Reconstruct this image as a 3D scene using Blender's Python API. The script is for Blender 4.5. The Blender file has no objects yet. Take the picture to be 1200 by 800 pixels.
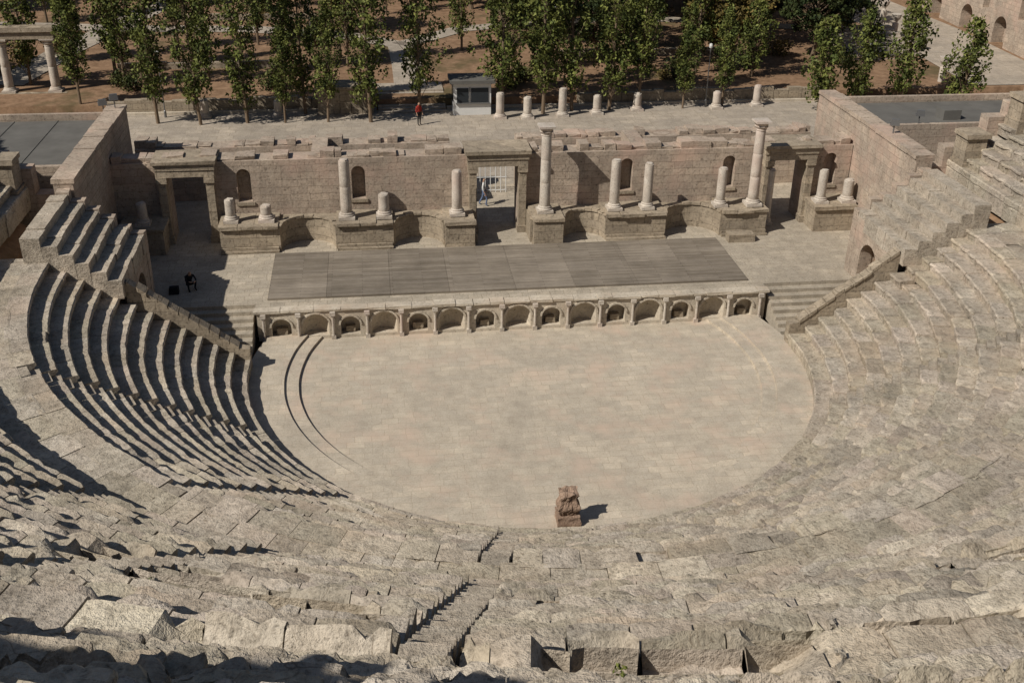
import bpy, math, random
import numpy as np
from mathutils import Vector, Matrix, noise
R=random.Random(7)
S=bpy.context.scene
COL=S.collection
pi=math.pi
# ------------------------------------------------------------------ materials
def newmat(name):
    m=bpy.data.materials.new(name);m.use_nodes=True
    nt=m.node_tree;b=nt.nodes["Principled BSDF"]
    b.inputs["Roughness"].default_value=.9
    b.inputs["Specular IOR Level"].default_value=.12
    return m,nt,b
def N(nt,t,**k):
    n=nt.nodes.new(t)
    for a,v in k.items():setattr(n,a,v)
    return n
def math_(nt,op,a,b=None,c=None):
    n=N(nt,"ShaderNodeMath",operation=op)
    for i,v in enumerate((a,b,c)):
        if v is None:continue
        if isinstance(v,(int,float)):n.inputs[i].default_value=v
        else:nt.links.new(v,n.inputs[i])
    return n.outputs[0]
def noi(nt,vec,scale,detail=3,rough=.6,dist=0):
    n=N(nt,"ShaderNodeTexNoise");n.inputs["Scale"].default_value=scale
    n.inputs["Detail"].default_value=detail;n.inputs["Roughness"].default_value=rough
    n.inputs["Distortion"].default_value=dist
    nt.links.new(vec,n.inputs["Vector"]);return n.outputs["Fac"]
def ramp(nt,f,stops):
    n=N(nt,"ShaderNodeValToRGB");e=n.color_ramp.elements
    while len(e)<len(stops):e.new(.5)
    for i,(p,c) in enumerate(stops):
        e[i].position=p;e[i].color=(*c,1) if len(c)==3 else c
    nt.links.new(f,n.inputs[0]);return n.outputs[0]
def mix(nt,f,a,b,mode='MIX'):
    n=N(nt,"ShaderNodeMix",data_type='RGBA',blend_type=mode)
    for i,v in ((0,f),(6,a),(7,b)):
        if isinstance(v,(int,float)):n.inputs[i].default_value=v
        elif isinstance(v,tuple):n.inputs[i].default_value=(*v,1)
        else:nt.links.new(v,n.inputs[i])
    return n.outputs[2]
def stone(name,c1,c2,brick=None,bw=.9,bh=.5,mortar=.012,joint=.7,tint=False,bump=.5,bd=.03,blot=(.75,1.12),warm=None,fine=14,var=(.86,1.1),cracks=False,dirt=.25):
    m,nt,b=newmat(name);L=nt.links
    g=N(nt,"ShaderNodeNewGeometry");pos=g.outputs["Position"]
    n1=noi(nt,pos,.3,4,.7);n2=noi(nt,pos,1.7,4,.7);n3=noi(nt,pos,fine,3,.75)
    col=mix(nt,ramp(nt,n2,[(.3,(0,0,0)),(.7,(1,1,1))]),c1,c2)
    k=ramp(nt,n1,[(.3,(blot[0],)*3),(.7,(blot[1],)*3)])
    col=mix(nt,1.0,col,k,'MULTIPLY')
    k3=ramp(nt,n3,[(.28,(1-2.2*dirt,1-2.25*dirt,1-2.3*dirt)),(.45,(.95,.95,.95)),(.75,(1.12,1.11,1.1))])
    col=mix(nt,1.0,col,k3,'MULTIPLY')
    if warm:
        n4=noi(nt,pos,.45,3,.6)
        col=mix(nt,ramp(nt,n4,[(.5,(0,0,0)),(.72,(.75,.75,.75))]),col,warm)
    h=n3
    if cracks:
        nz_=N(nt,"ShaderNodeTexNoise");nz_.inputs["Scale"].default_value=2.5;nz_.inputs["Detail"].default_value=1;L.new(pos,nz_.inputs["Vector"])
        s2=N(nt,"ShaderNodeVectorMath",operation='SCALE');s2.inputs[3].default_value=.5;L.new(nz_.outputs["Color"],s2.inputs[0])
        a2=N(nt,"ShaderNodeVectorMath",operation='ADD');L.new(pos,a2.inputs[0]);L.new(s2.outputs[0],a2.inputs[1])
        vc=N(nt,"ShaderNodeTexVoronoi",feature='DISTANCE_TO_EDGE');vc.inputs["Scale"].default_value=1.3;L.new(a2.outputs[0],vc.inputs["Vector"])
        ck=ramp(nt,vc.outputs["Distance"],[(.0,(0,0,0)),(.018,(1,1,1))])
        cm=ramp(nt,n2,[(.48,(0,0,0)),(.56,(1,1,1))])
        col=mix(nt,1.0,col,mix(nt,cm,(1,1,1),mix(nt,ck,(.55,.52,.49),(1,1,1))),'MULTIPLY')
        lm=ramp(nt,noi(nt,pos,3.3,4,.85),[(.47,(0,0,0)),(.64,(.85,.85,.85))])
        col=mix(nt,lm,col,mix(nt,1.0,col,(.60,.595,.59),'MULTIPLY'))
    if brick:
        if brick=='wall':
            sx=N(nt,"ShaderNodeSeparateXYZ");L.new(pos,sx.inputs[0])
            cx=N(nt,"ShaderNodeCombineXYZ")
            L.new(math_(nt,'ADD',sx.outputs[0],sx.outputs[1]),cx.inputs[0]);L.new(sx.outputs[2],cx.inputs[1])
            bv=cx.outputs[0]
        else: bv=pos
        vm=N(nt,"ShaderNodeVectorMath",operation='ADD')
        nz=N(nt,"ShaderNodeTexNoise");nz.inputs["Scale"].default_value=.9;nz.inputs["Detail"].default_value=1
        L.new(pos,nz.inputs["Vector"])
        sc=N(nt,"ShaderNodeVectorMath",operation='SCALE');sc.inputs[3].default_value=.16
        L.new(nz.outputs["Color"],sc.inputs[0]);L.new(bv,vm.inputs[0]);L.new(sc.outputs[0],vm.inputs[1])
        bt=N(nt,"ShaderNodeTexBrick");L.new(vm.outputs[0],bt.inputs["Vector"])
        bt.inputs["Scale"].default_value=1;bt.inputs["Brick Width"].default_value=bw;bt.inputs["Row Height"].default_value=bh
        bt.inputs["Mortar Size"].default_value=mortar;bt.inputs["Mortar Smooth"].default_value=.4
        bt.offset=.43;bt.squash=1.25;bt.squash_frequency=3
        bt.inputs["Color1"].default_value=(var[0],var[0],var[0],1);bt.inputs["Color2"].default_value=(var[1],var[1]*.985,var[1]*.96,1)
        bt.inputs["Mortar"].default_value=(joint,joint*.97,joint*.93,1)
        wear=ramp(nt,n1,[(.38,(.3,.3,.3)),(.6,(1,1,1))])
        col=mix(nt,wear,col,mix(nt,1.0,col,bt.outputs["Color"],'MULTIPLY'))
        h=math_(nt,'SUBTRACT',h,math_(nt,'MULTIPLY',bt.outputs["Fac"],.5))
    if tint:
        a=N(nt,"ShaderNodeAttribute",attribute_name="tint")
        col=mix(nt,1.0,col,a.outputs["Color"],'MULTIPLY')
    L.new(col,b.inputs["Base Color"])
    bp=N(nt,"ShaderNodeBump");bp.inputs["Strength"].default_value=bump;bp.inputs["Distance"].default_value=bd
    L.new(h,bp.inputs["Height"]);L.new(bp.outputs[0],b.inputs["Normal"])
    return m
def plain(name,c,rough=.7,var=.25,scale=3,metal=0):
    m,nt,b=newmat(name)
    g=N(nt,"ShaderNodeNewGeometry")
    f=noi(nt,g.outputs["Position"],scale,3,.7)
    col=mix(nt,f,tuple(x*(1-var) for x in c),tuple(min(1,x*(1+var)) for x in c))
    nt.links.new(col,b.inputs["Base Color"]);b.inputs["Roughness"].default_value=rough
    b.inputs["Metallic"].default_value=metal
    return m
M_seat=stone("seat_limestone",(.395,.34,.27),(.56,.495,.405),tint=True,bump=.9,bd=.06,warm=(.46,.375,.29),cracks=True,fine=11,dirt=.27,blot=(.70,1.12))
M_floor=stone("orchestra_paving",(.43,.375,.30),(.54,.48,.39),brick='floor',bw=.74,bh=.44,mortar=.016,joint=.78,bump=.2,warm=(.52,.405,.32),blot=(.76,1.1),var=(.89,1.06),dirt=.14)
M_stagefloor=stone("stage_paving",(.36,.315,.25),(.47,.415,.335),brick='floor',bw=.7,bh=.45,mortar=.02,joint=.7,bump=.3)
M_wall=stone("wall_masonry",(.36,.29,.23),(.49,.41,.33),brick='wall',bw=.85,bh=.42,mortar=.014,joint=.68,bump=.9,warm=(.48,.345,.275),fine=7,blot=(.68,1.12),dirt=.28)
M_pod=stone("podium_masonry",(.29,.24,.18),(.42,.355,.27),brick='wall',bw=.9,bh=.5,mortar=.016,joint=.6,bump=.9,fine=7,blot=(.68,1.12),dirt=.28)
M_pulp=stone("pulpitum_stone",(.45,.39,.31),(.57,.51,.415),bump=.5,fine=8,warm=(.47,.38,.29))
M_col=stone("column_marble",(.42,.36,.30),(.58,.53,.46),bump=.4,blot=(.8,1.1),warm=(.5,.39,.33))
M_red=stone("weathered_red_stone",(.25,.17,.12),(.40,.29,.22),bump=.9,bd=.08)
M_plaza=stone("plaza_paving",(.34,.295,.24),(.44,.385,.32),brick='floor',bw=1.2,bh=.8,mortar=.03,joint=.7,bump=.2)
M_rub=stone("rubble_stone",(.33,.29,.235),(.46,.41,.34),bump=.9,bd=.08,tint=True)
M_grey=plain("grey_roofing",(.125,.12,.11),.85,.35,.7)
def soilmat():
    m,nt,b=newmat("garden_soil");g=N(nt,"ShaderNodeNewGeometry");p=g.outputs["Position"]
    a=noi(nt,p,.12,4,.7);c=noi(nt,p,1.3,5,.75)
    col=mix(nt,ramp(nt,c,[(.3,(0,0,0)),(.7,(1,1,1))]),(.14,.085,.05),(.31,.20,.125))
    col=mix(nt,ramp(nt,a,[(.55,(0,0,0)),(.66,(.7,.7,.7))]),col,(.075,.07,.032))
    nt.links.new(col,b.inputs["Base Color"])
    bp=N(nt,"ShaderNodeBump");bp.inputs["Strength"].default_value=.6;bp.inputs["Distance"].default_value=.1
    nt.links.new(c,bp.inputs["Height"]);nt.links.new(bp.outputs[0],b.inputs["Normal"])
    return m
M_soil=soilmat()
def leafmat(name,c1,c2):
    m,nt,b=newmat(name)
    a=N(nt,"ShaderNodeAttribute",attribute_name="tint");col=mix(nt,1.0,c2,a.outputs["Color"],'MULTIPLY')
    g=N(nt,"ShaderNodeNewGeometry")
    f=noi(nt,g.outputs["Position"],1.1,1,.6)
    col=mix(nt,1.0,col,ramp(nt,f,[(.38,tuple(x/y for x,y in zip(c1,c2))),(.62,(1,1,1))]),'MULTIPLY')
    nt.links.new(col,b.inputs["Base Color"]);b.inputs["Roughness"].default_value=.6
    return m
M_leafp=leafmat("poplar_leaves",(.06,.078,.024),(.155,.17,.05))
M_leafb=leafmat("broad_leaves",(.036,.048,.018),(.10,.105,.036))
M_leafd=leafmat("dark_leaves",(.02,.031,.013),(.05,.062,.022))
M_leafo=leafmat("olive_leaves",(.10,.08,.03),(.20,.145,.05))
M_bark=plain("bark",(.17,.125,.085),.95,.35,6)
def woodmat():
    m,nt,b=newmat("stage_boards");g=N(nt,"ShaderNodeNewGeometry");L=nt.links
    bt=N(nt,"ShaderNodeTexBrick");L.new(g.outputs["Position"],bt.inputs["Vector"]);bt.inputs["Scale"].default_value=1
    bt.inputs["Brick Width"].default_value=3.1;bt.inputs["Row Height"].default_value=.18;bt.inputs["Mortar Size"].default_value=.007
    bt.inputs["Color1"].default_value=(.185,.16,.13,1);bt.inputs["Color2"].default_value=(.25,.22,.185,1);bt.inputs["Mortar"].default_value=(.08,.07,.06,1)
    n=noi(nt,g.outputs["Position"],.5,4,.7)
    col=mix(nt,1.0,bt.outputs["Color"],ramp(nt,n,[(.3,(.8,.78,.76)),(.7,(1.2,1.18,1.15))]),'MULTIPLY')
    mp2=N(nt,"ShaderNodeMapping");mp2.inputs["Scale"].default_value=(.6,14,1);L.new(g.outputs["Position"],mp2.inputs[0])
    n2=noi(nt,mp2.outputs[0],1.5,3,.7)
    col=mix(nt,1.0,col,ramp(nt,n2,[(.3,(.82,.82,.82)),(.7,(1.15,1.15,1.15))]),'MULTIPLY')
    a=N(nt,"ShaderNodeAttribute",attribute_name="tint");col=mix(nt,1.0,col,a.outputs["Color"],'MULTIPLY')
    L.new(col,b.inputs["Base Color"]);b.inputs["Roughness"].default_value=.75
    return m
M_wood=woodmat()
M_white=plain("white_paint",(.62,.62,.60),.6,.08)
M_glass=plain("dark_glass",(.03,.035,.04),.15,.1)
M_metal=plain("grey_metal",(.22,.22,.22),.4,.1,3,.6)
M_dark=plain("black_cloth",(.02,.02,.022),.9,.2)
M_redc=plain("red_cloth",(.35,.04,.03),.9,.2)
M_blue=plain("blue_cloth",(.12,.16,.26),.9,.2)
M_whc=plain("white_cloth",(.6,.6,.58),.9,.1)
M_skin=plain("skin",(.42,.26,.18),.6,.1)
M_hair=plain("hair",(.02,.015,.01),.7,.1)
# ------------------------------------------------------------------ mesh builder
class MB:
    def __init__(s):s.v=[];s.f=[];s.m=[];s.t=[]
    def add(s,vs,fs,mi=0,t=(1,1,1)):
        o=len(s.v);s.v.extend(vs)
        for f in fs:s.f.append([i+o for i in f]);s.m.append(mi);s.t.append(t)
    def box(s,x0,x1,y0,y1,z0,z1,mi=0,j=0,rz=0,t=(1,1,1),taper=0):
        cx,cy=(x0+x1)/2,(y0+y1)/2;v=[]
        for z in (z0,z1):
            k=taper if z==z1 else 0
            for x,y in ((x0+k,y0+k),(x1-k,y0+k),(x1-k,y1-k),(x0+k,y1-k)):
                dx,dy=x-cx,y-cy
                v.append((cx+dx*math.cos(rz)-dy*math.sin(rz)+R.uniform(-j,j),cy+dx*math.sin(rz)+dy*math.cos(rz)+R.uniform(-j,j),z+R.uniform(-j,j)))
        s.add(v,[(3,2,1,0),(4,5,6,7),(0,1,5,4),(1,2,6,5),(2,3,7,6),(3,0,4,7)],mi,t)
    def lathe(s,x,y,prof,n=20,mi=0,jit=0,t=(1,1,1),cap=True):
        vs=[];m=len(prof)
        for (r,z) in prof:
            for k in range(n):
                a=2*pi*k/n;rr=r+R.uniform(-jit,jit)
                vs.append((x+rr*math.cos(a),y+rr*math.sin(a),z))
        fs=[(i*n+k,i*n+(k+1)%n,(i+1)*n+(k+1)%n,(i+1)*n+k) for i in range(m-1) for k in range(n)]
        if cap:fs+= [tuple(range(n))[::-1],tuple((m-1)*n+k for k in range(n))]
        s.add(vs,fs,mi,t)
    def prism(s,pts,axis,a0,a1,mi=0):
        n=len(pts);v=[]
        for a in (a0,a1):
            for h,z in pts: v.append((h,a,z) if axis=='y' else (a,h,z))
        fs=[tuple(range(n)),tuple(range(2*n-1,n-1,-1))]+[(i,i+n,(i+1)%n+n,(i+1)%n) for i in range(n)]
        s.add(v,fs,mi)
    def tube(s,p0,p1,r0,r1,n=6,mi=0):
        p0=Vector(p0);p1=Vector(p1);d=(p1-p0).normalized()
        a=d.orthogonal().normalized();b=d.cross(a);v=[]
        for p,r in ((p0,r0),(p1,r1)):
            for k in range(n):
                q=p+(a*math.cos(2*pi*k/n)+b*math.sin(2*pi*k/n))*r;v.append(tuple(q))
        s.add(v,[(k,(k+1)%n,n+(k+1)%n,n+k) for k in range(n)]+[tuple(range(n))[::-1],tuple(range(n,2*n))],mi)
    def mesh(s,name,mats,tint=False,smooth=False,fix=False):
        me=bpy.data.meshes.new(name);me.from_pydata(s.v,[],s.f)
        for m in mats:me.materials.append(m)
        me.polygons.foreach_set("material_index",s.m)
        if tint:
            at=me.attributes.new("tint",'FLOAT_COLOR','CORNER')
            arr=[]
            for f,t in zip(s.f,s.t):arr.extend((t[0],t[1],t[2],1.0)*len(f))
            at.data.foreach_set("color",arr)
        if smooth:
            me.polygons.foreach_set("use_smooth",[True]*len(s.f));me.set_sharp_from_angle(angle=math.radians(smooth))
        if fix:
            import bmesh
            bm=bmesh.new();bm.from_mesh(me);bmesh.ops.recalc_face_normals(bm,faces=bm.faces);bm.to_mesh(me);bm.free()
        me.update();return me
    def obj(s,name,mats,parent=None,**k):
        o=bpy.data.objects.new(name,s.mesh(name,mats,**k));COL.objects.link(o)
        if parent:o.parent=parent
        return o
def empty(name,loc=(0,0,0)):
    e=bpy.data.objects.new(name,None);e.location=loc;COL.objects.link(e);return e
def boolean(o,cut):
    c=cut.obj("cutter",[],fix=True)
    md=o.modifiers.new("b",'BOOLEAN');md.object=c;md.operation='DIFFERENCE';md.solver='EXACT';md.use_self=True
    bpy.context.view_layer.update()
    me=bpy.data.meshes.new_from_object(o.evaluated_get(bpy.context.evaluated_depsgraph_get()))
    o.modifiers.clear();o.data=me;bpy.data.objects.remove(c)
def arch(cx,w,z0,z1,n=12):
    r=w/2;pts=[(cx-r,z0),(cx+r,z0)]
    for k in range(n+1):
        a=pi*k/n;pts.append((cx+r*math.cos(a),z1-r+r*math.sin(a)))
    return pts
# ------------------------------------------------------------------ cavea sweep
CY0=-.5
def pos(r,t):
    if t<0:return (r,-t+CY0)
    if t>pi:return (-r,t-pi+CY0)
    return (r*math.cos(t),-r*math.sin(t)+CY0)
def nz(x,y,z,s):return noise.noise(Vector((x*s,y*s,z*s)))
PITS=[((-12.2,-26.7),(-9.9,-28.8),1.1,.6),((-9.9,-28.8),(-7.4,-30.8),.9,.5),((-1.5,-33.2),(2.5,-33.0),.6,.35),((5,-28),(8,-27),.8,.3),((12,-19.5),(13.5,-18),.7,.3),((17,-17.5),(19,-15),.8,.3),
 ((-4.6,-34.0),(-2.0,-34.1),.7,.5),((-9.5,-33.4),(-6,-34.3),.7,.5),((-5.5,-35.5),(-2.5,-35.9),.55,.55),((-12.4,-36.9),(-9.4,-38),.7,.4),((2,-37.4),(6,-37),.6,.4),((-1,-35.8),(.5,-35.8),.4,.5),((-3.5,-38.2),(-1,-38.4),.5,.3),((7,-34),(9,-33),.7,.4)]
def pit(x,y):
    d=0
    for (a,b,rad,dep) in PITS:
        ax,ay=a;bx,by=b
        if x<min(ax,bx)-1.8 or x>max(ax,bx)+1.8 or y<min(ay,by)-1.8 or y>max(ay,by)+1.8:continue
        vx,vy=bx-ax,by-ay
        f=max(0,min(1,((x-ax)*vx+(y-ay)*vy)/(vx*vx+vy*vy)))
        q=math.hypot(x-ax-vx*f,y-ay-vy*f)/(rad*(1+.5*nz(x,y,1,1.1)))
        if q<1:d=max(d,dep*(1-q**3)*(1+.5*nz(x,y,3,2.3)))
    return d
def sweep(mb,r,zb,zt,run,extR,extL,rough,step=.33,blk=(.8,1.7),fine=False,under=.1,miss=0,t0=None,t1=None,angs=(),aw=.9,pits=False):
    t=-extR if t0 is None else t0; end=pi+extL if t1 is None else t1
    rise=zt-zb
    gaps=sorted((pi*a/180-aw/2/r,pi*a/180+aw/2/r) for a in angs)
    while t<end-1e-6:
        stop=end;skip=None
        for g0,g1 in gaps:
            if g1>t+1e-6:
                if g0<=t+1e-6:skip=g1
                else:stop=min(stop,g0)
                break
        if skip is not None:t=skip;continue
        L=R.uniform(*blk)
        dt=L/r if 0<=t<=pi else L
        if t<0 and t+dt>0:dt=-t if -t>.05 else L/r
        if t+dt>stop-.3/r:dt=stop-t
        tm=t+dt/2
        rg=rough(min(max(tm,0),pi))
        dr=R.gauss(0,.02)*rg;dz=R.gauss(0,.016)*rg;til=R.gauss(0,.012)*rg
        sink=0
        if R.random()<miss*rg: sink=R.uniform(.06,.24)
        if R.random()<.04*rg: dr+=R.uniform(.03,.1)
        g=R.gauss(1,.07+.04*rg);g=max(.68,min(1.18,g));tn=(g*R.uniform(.98,1.02),g,g*R.uniform(.95,1.03))
        n=max(1,int(math.ceil(L/step)))
        u=under
        if fine:
            prof=[(u+.02,zb-.12),(u+.03,zb+.04),(u+.01,zb+.2*rise),(u-.01,zt-.55*rise),(u-.02,zt-.45*rise),(.04,zt-.40*rise),(.01,zt-.35*rise),(0,zt-.28*rise),(-.005,zt-.2*rise),(.0,zt-.13*rise),(.01,zt-.03),(.035,zt),(.08,zt),(.15,zt),(.22,zt),(.3,zt),(.38,zt),(run*.85,zt),(run+.0,zt),(run+u+.1,zt)]
            LO,HI,TOP=5,12,10
        else:
            prof=[(u+.02,zb-.12),(u,zt-.42*rise),(.035,zt-.36*rise),(0,zt-.30*rise),(0,zt-.05),(.045,zt),(run*.3,zt-.01),(run*.65,zt-.01),(run+u+.1,zt+.0)]
            LO,HI,TOP=2,5,4
        K=len(prof);vs=[]
        gap=.006+.012*rg*R.random()
        for i in range(n+1):
            f=i/n
            tt=t+dt*f
            if i==0:tt+=gap/(r if 0<=tt<=pi else 1)
            if i==n:tt-=gap/(r if 0<=tt<=pi else 1)
            edge=.025*rg if i in(0,n) else 0
            bx,by=pos(r,tt)
            if fine:
                chip=max(0,nz(bx,by,zt,1.1)-.16)*.34*rg+max(0,nz(bx,by,zt,3.7)-.08)*.19*rg+max(0,nz(bx,by,zt,9)-.1)*.10*rg
            else:
                chip=max(0,nz(bx,by,zt,1.9)-.16)*.42*rg+max(0,nz(bx,by,zt,5.)-.15)*.24*rg
            for k,(p,z) in enumerate(prof):
                w=1 if LO<=k<=HI else .25
                px,py=pos(r+p,tt)
                a=.025*rg*nz(px,py,z,1.3)+.018*rg*nz(px,py,z,4.2)
                if fine:a+=.014*rg*nz(px,py,z,10)+.011*rg*nz(px,py,z,24)
                rr=r+p+dr+chip*w*.8+a*(1 if k<K-1 else 0)+edge*(w==1)
                zz=z+dz-sink*(w==1 or k>=HI)+til*(f-.5)*2-(chip*.5*w if k>=TOP else 0)-(edge*.6 if k>=TOP else 0)+a*.7*(1 if k>2 else 0)
                x,y=pos(rr,tt)
                if pits and k>1:zz-=pit(x,y)
                vs.append((x,y,zz))
        fs=[]
        for i in range(n):
            for k in range(K-1):
                fs.append((i*K+k,(i+1)*K+k,(i+1)*K+k+1,i*K+k+1))
        o=len(vs)
        for tt in (t,t+dt):
            x,y=pos(r+run+.1,tt);vs.append((x,y,zb-.12))
        fs.append(tuple(range(K))+(o,));fs.append(tuple(reversed(range(n*K,n*K+K)))+(o+1,))
        mb.add(vs,fs,0,tn)
        t+=dt
def stairs(mb,r,zb,zt,run,angs,w=.9):
    rise=zt-zb
    for a in angs:
        t=pi*a/180
        for (ra,rb,z1) in ((r-.02,r+run*.52,zb+rise*.46),(r+run*.5,r+run+.12,zt-.02)):
            h=w/2/r-.004;vs=[]
            for zz in (zb-.3,z1):
                for (rr,tt) in ((ra,t-h),(ra,t+h),(rb,t+h),(rb,t-h)):
                    x,y=pos(rr+R.uniform(-.02,.02),tt);vs.append((x,y,zz+R.uniform(-.02,.01)))
            g=R.uniform(.8,1.0)
            mb.add(vs,[(3,2,1,0),(4,5,6,7),(0,1,5,4),(1,2,6,5),(2,3,7,6),(3,0,4,7)],0,(g,g,g))
def rg1(t):return .25+.75*min(1,max(0,(pi*.86-t)/(pi*.3)))
def rg2(t):return .4+.85*min(1,max(0,(pi*.85-t)/(pi*.3)))
def rg3(t):return 1.5
W0=12.93
mb=MB();sweep(mb,W0,0,.78,.68,1.4,1.4,lambda t:.35,under=.03,blk=(1,1.9))
mb.obj("orchestra_wall",[M_seat],tint=True)
r=13.6;z=.8;ri=(6.14-.8)/12
mb=MB();A1=(25,52,79,101,128,155)
for i in range(12):
    sweep(mb,r,z,z+ri,.66,1.0,1.0,rg1,step=.25,miss=.01,angs=A1);stairs(mb,r,z,z+ri,.66,A1)
    r+=.66;z+=ri
mb.obj("stone_seating_tier",[M_seat],tint=True)
mb=MB()
sweep(mb,r,z-.02,z+.0,1.9,1.3,1.3,rg1,under=0,step=.4)
sweep(mb,r+.9,z-.3,z+.006,1.2,1.3,1.3,rg1,under=0,step=.4)
mb.obj("curved_walkway",[M_seat],tint=True)
mb=MB();sweep(mb,23.4,6.14,7.15,.7,8,8,lambda t:.6,under=.05,blk=(1,1.8))
mb.obj("walkway_retaining_wall",[M_seat],tint=True)
r=23.75;z=7.12
mb=MB();A2=(12,25,38,52,66,79,101,114,128,142,155,168)
for i in range(16):
    sweep(mb,r,z,z+.472,.645,8,8,rg2,step=.2,miss=.025,angs=A2,pits=True);stairs(mb,r,z,z+.472,.645,A2)
    r+=.645;z+=.472
mb.obj("stone_seating_tier",[M_seat],tint=True,smooth=35)
mb=MB();sweep(mb,34.07,14.5,14.68,1.7,8,8,lambda t:.8,under=0,step=.3,pits=True)
mb.obj("curved_walkway",[M_seat],tint=True)
mb=MB();sweep(mb,35.45,14.68,16.0,.7,8,8,lambda t:1.1,under=.03,blk=(1,1.9),step=.12,pits=True)
mb.obj("walkway_retaining_wall",[M_seat],tint=True)
r=35.75;z=15.98
mb=MB();A3=(12,38,66,118,142,168)
for i in range(12):
    near=.035 if i>=5 else .06
    for (a,b,st,fn,bk) in ((-8,.95,.4,False,(.8,1.9)),(.95,1.3,.15,True,(.9,2.4)),(1.3,2.15,near,True,(.9,3.0)),(2.15,2.5,.15,True,(.9,2.4)),(2.5,pi+8,.4,False,(.8,1.9))):
        sweep(mb,r,z,z+.475,.53,0,0,rg3,step=st,fine=fn,miss=.05,t0=a,t1=b,blk=bk,angs=[q for q in A3 if a<pi*q/180<b],pits=True)
    stairs(mb,r,z,z+.475,.53,A3)
    r+=.53;z+=.475
mb.obj("stone_seating_tier",[M_seat],tint=True,smooth=35)
mb=MB()
sweep(mb,42.1,21.5,21.75,2.0,8,8,rg3,step=.4,under=0)
sweep(mb,43.9,21.7,22.9,3.5,8,8,rg3,step=.5,under=0)
mb.obj("upper_gallery_platform",[M_rub],tint=True)
mb=MB()  # unseen wall left of view, added and shaped to shade the near seats
for lay in range(13):
    t=pi*.5985
    zz=21.7+lay*.45
    while t<pi*1.0:
        L=R.uniform(.5,1.2);dt=L/43
        top=25.3+1.6*nz(t*13,3,0,1.0)+1.2*nz(t*38,1,5,1.)-max(0,(t-pi*.64))*12
        if zz<max(top,22.8):
            vs=[]
            for q in (zz,zz+.44):
                for (rr,tt) in ((42.9,t+.0003),(42.9,t+dt-.0003),(44.0,t+dt-.0003),(44.0,t+.0003)):
                    x,y=pos(rr+R.uniform(-.05,.05),tt);vs.append((x,y,q+R.uniform(-.03,.03)))
            mb.add(vs,[(3,2,1,0),(4,5,6,7),(0,1,5,4),(1,2,6,5),(2,3,7,6),(3,0,4,7)],0,(R.uniform(.85,1.1),)*3)
        t+=dt
mb.obj("unseen_shadow_wall",[M_rub],tint=True)
# ------------------------------------------------------------------ orchestra floor
def disc(name,mat,r0,r1,z,y1,n=160,side=.14):
    m=MB();vs=[];fs=[];pts=[];y1-=CY0
    aend=math.asin(y1/r1) if y1<r1 else pi/2
    for k in range(n+1):
        a=aend-(pi+2*aend)*k/n
        pts.append((r1*math.cos(a),r1*math.sin(a)+CY0))
    if r0==0:
        m.add([(x,y,z) for x,y in pts],[tuple(reversed(range(len(pts))))])
    else:
        a0=math.asin(min(1,y1/r0))
        for k in range(n+1):
            a=aend-(pi+2*aend)*k/n;aa=a0-(pi+2*a0)*k/n
            c,s_=math.cos(aa),math.sin(aa);w=.02*nz(c*9,s_*9,0,1.5)
            vs+=[(r1*math.cos(a),r1*math.sin(a)+CY0,z),((r0+w)*c,(r0+w)*s_+CY0,z),((r0+w)*c,(r0+w)*s_+CY0,z-side)]
        for k in range(n):
            fs+=[(k*3,k*3+1,k*3+4,k*3+3),(k*3+1,k*3+2,k*3+5,k*3+4)]
        m.add(vs,fs)
    return m.obj(name,[mat])
disc("orchestra_floor",M_floor,0,10.95,0,3.99)
disc("orchestra_step",M_floor,10.75,11.5,.12,3.95)
disc("orchestra_step",M_floor,11.4,13.2,.23,3.9)
# ------------------------------------------------------------------ stage
mb=MB();mb.box(-21.5,21.5,4.75,22.5,-.2,1.6)
mb.obj("stage_platform",[M_stagefloor])
mb=MB();x=-12.45
for k,w in enumerate((2.9,3.2,3.0,3.4,3.1,3.3,2.9,2.95)):
    for (ya,yb) in ((5.15,8.0),(8.008,10.95)):
        g=R.uniform(.86,1.1);mb.box(x+.006,x+w-.006,ya,yb,1.604,1.70+R.uniform(-.004,.004),t=(g,g,g*.99))
    x+=w
mb.obj("wooden_stage_deck",[M_wood],tint=True)
P=empty("stage_front_wall")
mb=MB();mb.box(-12.9,12.9,3.9,4.9,0,1.5)
o=mb.obj("niche_wall",[M_pulp],parent=P)
cut=MB();pitch=25.2/15;ctrs=[]
for i in range(15):
    cx=-12.6+pitch*(i+.5);ctrs.append(cx)
    if i%2:
        rr=.64;prof=[(rr,.16),(rr,.76)]+[(max(.004,rr*math.cos(a)),.76+rr*.95*math.sin(a)) for a in [pi/2*k/7 for k in range(1,8)]]
        cut.lathe(cx,3.9,prof,24)
    else:
        cut.prism(arch(cx,.95,.16,1.2,8),'y',3.5,4.45)
boolean(o,cut)
mb=MB()
for i,cx in enumerate(ctrs):
    rr=.64 if i%2 else .475;zc=.76 if i%2 else .725;n=10
    for k in range(n):
        a0=pi*k/n;a1=pi*(k+1)/n;pts=[]
        for (q,a) in ((rr+.004,a0),(rr+.1,a0),(rr+.1,a1),(rr+.004,a1)):pts.append((cx+q*math.cos(a),zc+q*.95*math.sin(a)))
        mb.prism(pts,'y',3.82+R.uniform(0,.02),3.897)
mb.obj("niche_arches",[M_pulp],parent=P,fix=True)
mb=MB()
for i in range(16):
    cx=-12.6+pitch*i
    mb.box(cx-.11,cx+.11,3.72,3.895,.003,.2)
    mb.lathe(cx,3.79,[(.085,.2),(.07,.25),(.065,1.15),(.09,1.25),(.1,1.3)],10)
    mb.box(cx-.13,cx+.13,3.68,3.895,1.3,1.48,j=.01)
mb.obj("colonnettes",[M_col],parent=P)
mb=MB();x=-13.05
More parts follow.
